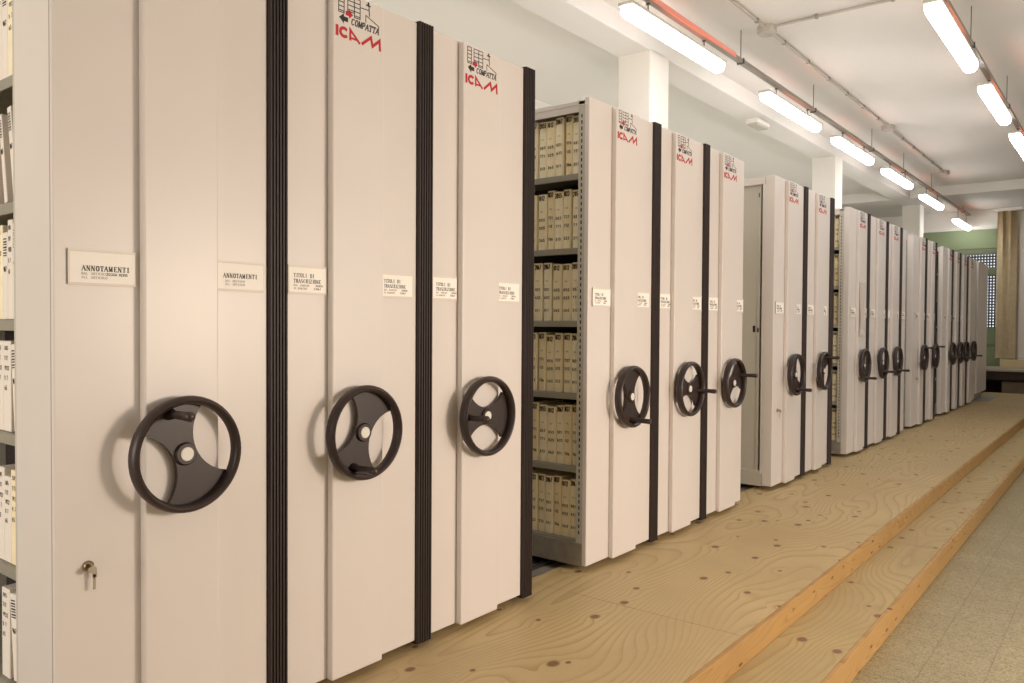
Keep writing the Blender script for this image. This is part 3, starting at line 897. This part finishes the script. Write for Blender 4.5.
spec = [
    [('parch2', .05, .26, 0, 0), ('white', .035, .25, 0, 1), ('white', .045, .26, 0, 1)],
    [('white', .022, .24, -9, 1), ('white', .018, .23, -9, 1), ('white', .03, .23, 0, 1), ('parch2', .04, .24, 0, 0)],
    [('white', .028, .24, 0, 1), ('white', .03, .25, 0, 0), ('white', .03, .22, 0, 1), ('parch2', .04, .24, 0, 0)],
    [('white', .026, .22, -5, 1), ('white', .045, .23, 0, 0), ('white', .045, .23, 0, 0)],
    [('parch', .05, .24, 0, 0), ('white', .04, .22, 0, 0), ('white', .04, .24, 0, 0)],
    [('white', .04, .22, -6, 1), ('white', .05, .23, 0, 0)],
]
for si, z in enumerate(SH1):
    x = -0.25
    for n, (m, w, h, lean, code) in enumerate(spec[si]):
        extra = abs(math.sin(math.radians(lean))) * h
        x -= w + extra + 0.002
        folder(x + (extra if lean < 0 else 0), yf, z + 0.001 + (w * abs(math.sin(math.radians(lean)))), w, h, 0.2, lean,
               '%s spined folder, %s from the right on the %s shelf of the nearest unit' % ('cream' if m != 'white' else 'white', ORD[n], SHN[si]), M[m], code)
# ------------------------------------------------------------------ lamps, tracks and pipes on the ceiling
def lamp(label, x, y, z, L, group, top=None):
    hz = 0.138 if top is None else top - z
    t = thing('tube_lamp', label, 'lamp', (x, y, z), group)
    bm = bmesh.new()
    pr = [(-0.05, 0.03), (-0.05, 0.0), (-0.043, -0.022), (-0.026, -0.036), (0, -0.04), (0.026, -0.036), (0.043, -0.022), (0.05, 0.0), (0.05, 0.03)]
    rings = []
    for (yy, s) in ((0, 0.7), (0.02, 0.96), (0.035, 1.0), (L - 0.035, 1.0), (L - 0.02, 0.96), (L, 0.7)):
        rings.append([bm.verts.new((p[0] * s, yy, (p[1] - 0.03) * s + 0.03)) for p in pr])
    for a, b in zip(rings, rings[1:]):
        for i in range(len(pr) - 1):
            bm.faces.new((a[i], a[i + 1], b[i + 1], b[i]))
    bm.faces.new(rings[0]); bm.faces.new(list(reversed(rings[-1])))
    obj('diffuser', bm, M['lamp'], t, smooth=False)
    bm = bmesh.new(); box(bm, -0.054, 0.054, -0.012, L + 0.012, 0.03, 0.055, 0.006); obj('housing', bm, M['lamp_body'], t)
    bm = bmesh.new(); box(bm, -0.012, 0.012, L * 0.35, L * 0.85, 0.055, 0.062); obj('red_light_slot', bm, M['glow'], t)  # unseen glowing slot, assumed on each lamp to redden the ceiling above
    for f in (0.2, 0.8):  # short hangers reach up to the track
        bm = bmesh.new(); tube(bm, (0, L * f, 0.055), (0, L * f, hz), 0.004); box(bm, -0.012, 0.012, L * f - 0.008, L * f + 0.008, hz - 0.01, hz)
        obj('hanger', bm, M['rail'], t)
    return t

def track(label, x, z, y0, y1, wires, glow_strips):
    t = thing('lamp_track', label, 'lamp track', (x, y0, z))
    bm = bmesh.new()
    extrude_xz = [(-0.022, 0.0), (-0.022, 0.03), (-0.018, 0.03), (-0.018, 0.004), (0.018, 0.004), (0.018, 0.03), (0.022, 0.03), (0.022, 0.0)]
    A = [bm.verts.new((p[0], 0, p[1])) for p in extrude_xz]; B = [bm.verts.new((p[0], y1 - y0, p[1])) for p in extrude_xz]
    bm.faces.new(A); bm.faces.new(list(reversed(B)))
    for i in range(8):
        j = (i + 1) % 8; bm.faces.new((A[i], B[i], B[j], A[j]))
    obj('channel', bm, M['tray'], t)
    for y in wires:
        bm = bmesh.new(); tube(bm, (0, y - y0, 0.0), (0, y - y0, ZC - z if y < 15.3 else ZB - z), 0.0035, 6); box(bm, -0.03, 0.03, y - y0 - 0.008, y - y0 + 0.008, -0.008, 0.034)
        obj('suspension_wire', bm, M['rail'], t)
    for a, b in glow_strips:  # strips added along the track, coloured as the lamps' reddish glow on it
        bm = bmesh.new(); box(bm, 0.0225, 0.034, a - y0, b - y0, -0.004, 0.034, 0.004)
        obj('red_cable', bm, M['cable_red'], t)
    return t

XA, ZA = -0.67, 3.325
LA = [(2.05, 'first'), (4.41, ''), (6.80, ''), (8.86, ''), (11.0, ''), (13.28, ''), (16.05, '')]  # first lamp hangs out of view, added to light the aisle
NA = ['lit tube lamp over the first open aisle, before the first white column', 'nearest lit tube lamp in view of the left row, beside the first white column',
      'second lit tube lamp of the left row over the shelving', 'third lit tube lamp of the left row over the shelving',
      'fourth lit tube lamp of the left row over the shelving', 'fifth lit tube lamp of the left row, by the third column',
      'last lit tube lamp of the left row, before the green wall band']
for (y, _), nm in zip(LA, NA):
    lamp(nm, XA, y + 0.05, ZA if y < 12 else (ZA - 0.03 if y < 15 else ZA - 0.1), 1.45, 'lamps of the left row', ZA + 0.138)
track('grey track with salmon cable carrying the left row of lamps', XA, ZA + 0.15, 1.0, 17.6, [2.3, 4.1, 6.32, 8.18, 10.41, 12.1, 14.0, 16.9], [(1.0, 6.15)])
XBL = 0.90
for y, L_, nm in ((5.48, 1.45, 'nearest lit tube lamp of the right row at the top edge'), (7.6, 1.32, 'second lit tube lamp of the right row'), (9.65, 1.4, 'third lit tube lamp of the right row, cut by the picture edge')):
    lamp(nm, XBL, y, ZA - 0.04, L_, 'lamps of the right row')
track('grey track carrying the right row of lamps', XBL, ZA + 0.11, 1.0, 15.0, [4.2, 6.9, 9.0, 11.0, 13.0], [])

# surface conduit with junction boxes
cd = thing('conduit', 'grey surface conduit with round boxes along the ceiling between the lamp rows', 'conduit', (-0.476, 0, ZC))
bm = bmesh.new(); tube(bm, (0, 0.5, -0.018), (0, 13.9, -0.018), 0.011); obj('long_pipe', bm, M['pipe'], cd)
bm = bmesh.new(); tube(bm, (0, 6.36, -0.018), (5.6, 6.36, -0.018), 0.011); obj('cross_pipe', bm, M['pipe'], cd)
for y in (6.38, 10.36, 13.9):
    bm = bmesh.new()
    A = []
    for (zz, r) in ((0.0, 0.075), (-0.05, 0.075), (-0.06, 0.07), (-0.062, 0.0)):
        A.append([bm.verts.new((r * math.cos(2 * PI * i / 20), y + r * math.sin(2 * PI * i / 20), zz)) for i in range(20)] if r else [bm.verts.new((0, y, zz))])
    for a, b in zip(A, A[1:]):
        for i in range(20):
            j = (i + 1) % 20
            if len(b) == 1: bm.faces.new((a[i], a[j], b[0]))
            else: bm.faces.new((a[i], a[j], b[j], b[i]))
    o = obj('junction_box', bm, M['pipe'], cd); smooth_angle(o)
k = 0
for y in [1.2 + 0.62 * i for i in range(21)]:
    bm = bmesh.new(); box(bm, -0.016, 0.016, y - 0.012, y + 0.012, -0.033, 0.0, 0.003); obj('pipe_clip', bm, M['tray'], cd)
for x in (0.4, 0.95, 1.5):
    bm = bmesh.new(); box(bm, x - 0.012, x + 0.012, 6.344, 6.376, -0.033, 0.0, 0.003); obj('pipe_clip', bm, M['tray'], cd)
# emergency light under the beam
em = thing('emergency_light', 'small unlit rectangular emergency light under the long ceiling beam', 'emergency light', (-1.415, 8.45, ZB))
bm = bmesh.new(); box(bm, -0.07, 0.07, 0, 0.36, -0.05, 0.0, 0.008); obj('case', bm, M['wall'], em)
bm = bmesh.new(); box(bm, -0.058, 0.058, 0.015, 0.345, -0.068, -0.05, 0.008); obj('lens', bm, M['em_lens'], em)
bm = bmesh.new(); tube(bm, (0, 15.3, 0), (0, 17.5, 0), 0.001); bm.free()

# ------------------------------------------------------------------ far end: curtain, bench, panel
def curtain():
    t = thing('curtain', 'long ochre pleated curtain hanging beside the far window', 'curtain', (0, YB - 0.11, 0))
    bm = bmesh.new()
    x0, x1, z0, z1 = -0.20, 0.125, 0.74, 3.53
    n = 60
    top, bot = [], []
    for i in range(n + 1):
        u = i / n
        x = x0 + (x1 - x0) * u
        dy = 0.028 * math.sin(u * 2 * PI * 2.4 + 0.6) + 0.008 * math.sin(u * 2 * PI * 5.3 + 1)
        top.append((x, dy * 0.7, z1)); bot.append((x + 0.012 * math.sin(u * 9), dy * 1.15, z0))
    T = [bm.verts.new(p) for p in top]; Bv = [bm.verts.new(p) for p in bot]
    for i in range(n):
        bm.faces.new((Bv[i], Bv[i + 1], T[i + 1], T[i]))
    bmesh.ops.solidify(bm, geom=list(bm.faces), thickness=0.004)
    obj('cloth', bm, M['curtain'], t, smooth=True)
    bm = bmesh.new(); box(bm, -0.30, 0.22, -0.04, 0.04, z1 - 0.004, ZB, 0.003); obj('curtain_rail', bm, M['wall'], t)
curtain()
dr = bpy.data.objects.new('door_1', None); C.objects.link(dr); dr.location = (0, YB, 0); dr['kind'] = 'structure'
bm = bmesh.new(); box(bm, 0.15, 1.6, -0.04, 0.0, 0.0, 3.235, 0.004); obj('door_leaf', bm, M['lath'], dr)
# bench / low table under the window
bn = thing('window_bench', 'low bench with grey top and dark front under the far window', 'bench', (0, 16.35, 0))
bm = bmesh.new(); box(bm, -1.6, 2.6, -0.1, 1.15, 0.55, 0.59, 0.006); obj('bench_top', bm, M['bench_top'], bn)
bm = bmesh.new(); box(bm, -1.6, 2.6, 0.0, 0.03, 0.40, 0.55); obj('apron', bm, M['bench_dark'], bn)
bm = bmesh.new(); box(bm, -1.6, 2.6, 1.10, 1.14, 0.0, 0.55); obj('back_board', bm, M['bench_dark'], bn)
for x in (-1.55, 2.3):
    bm = bmesh.new(); box(bm, x, x + 0.25, 0.05, 0.7, 0.0, 0.55, 0.004); obj('pedestal', bm, M['bench_dark'], bn)
bm = bmesh.new(); box(bm, 0.05, 1.2, 16.45, 16.95, 0.0, 0.37, 0.01)
tag(obj('storage_box', bm, M['bench_box']), 'brownish box on the floor under the far window bench', 'box')
bm = bmesh.new(); box(bm, -0.06, 1.9, 17.1, 17.4, 0.59, 0.73, 0.006); 
tag(obj('ledge_box', bm, M['ledge']), 'cream boarded box on the bench below the ochre curtain', 'box')

# ------------------------------------------------------------------ light
def area(name, loc, target, sx, sy, energy, col, spread=None):
    l = bpy.data.lights.new(name, 'AREA')
    l.shape = 'RECTANGLE'; l.size = sx; l.size_y = sy; l.energy = energy; l.color = col
    if spread: l.spread = spread
    o = bpy.data.objects.new(name, l); C.objects.link(o)
    o.location = loc
    d = Vector(target) - Vector(loc)
    o.rotation_euler = d.to_track_quat('-Z', 'Y').to_euler()
    return o
# assumed side light and assumed warm lamp, both unseen, and two added fills
area('window_daylight', (5.1, 4.5, 1.75), (0, 4.5, 1.35), 6.0, 1.3, 74, (1.0, 0.975, 0.96))  # assumed soft light from the right; the wall there has no window opening
area('rear_window_daylight', (-0.1, -2.9, 1.6), (-0.1, 6.0, 1.35), 2.4, 1.6, 76, (1.0, 0.93, 0.84))  # added fill from behind the camera, brightens the sides turned to it
area('photo_lamp', (3.3, 3.0, 1.4), (0.35, 2.7, 0.3), 0.6, 0.6, 54, (1.0, 0.80, 0.62))  # assumed unseen lamp, warms the near deck, risers and panels
area('lamps_behind_shelving', (-2.4, 7.0, 1.9), (-2.4, 7.0, 4.0), 0.5, 16.0, 60, (1.0, 0.96, 0.88))  # added upward fill hidden by the units, lightens the ceiling left of the beam
W = bpy.data.worlds.new('sky'); S.world = W; W.use_nodes = True
W.node_tree.nodes['Background'].inputs[0].default_value = (0.85, 0.92, 1.0, 1)
W.node_tree.nodes['Background'].inputs[1].default_value = 1.1

# ------------------------------------------------------------------ camera
f, yaw, pitch, roll = 795.1, .6665, .0207, -.0061
def ray(px, py):
    x = (px - 512) / f; y = (py - 341.5) / f
    c, s = math.cos(roll), math.sin(roll)
    x, y = c * x - s * y, s * x + c * y
    fw = math.cos(pitch) - y * math.sin(pitch); up = -y * math.cos(pitch) - math.sin(pitch)
    return Vector((fw * -math.sin(yaw) + x * math.cos(yaw), fw * math.cos(yaw) + x * math.sin(yaw), up))
fwd = ray(512, 341.5).normalized()
right = (ray(612, 341.5) - ray(412, 341.5)).normalized()
upv = (ray(512, 241.5) - ray(512, 441.5)).normalized()
cam = bpy.data.cameras.new('camera')
cam.sensor_fit = 'HORIZONTAL'; cam.sensor_width = 36.0; cam.lens = f / 1024 * 36.0
cam.clip_start = 0.05
co = bpy.data.objects.new('camera', cam); C.objects.link(co)
mw = Matrix((right, upv, -fwd)).transposed().to_4x4()
mw.translation = Vector((1.93, 0.0, 1.314))
co.matrix_world = mw
S.camera = co
S.view_settings.view_transform = 'Standard'
S.view_settings.look = 'None'
S.view_settings.gamma = 1.0
S.view_settings.exposure = 0.2
S.cycles.use_denoising = True
S.cycles.max_bounces = 10
S.cycles.diffuse_bounces = 6
S.cycles.sample_clamp_indirect = 6.0
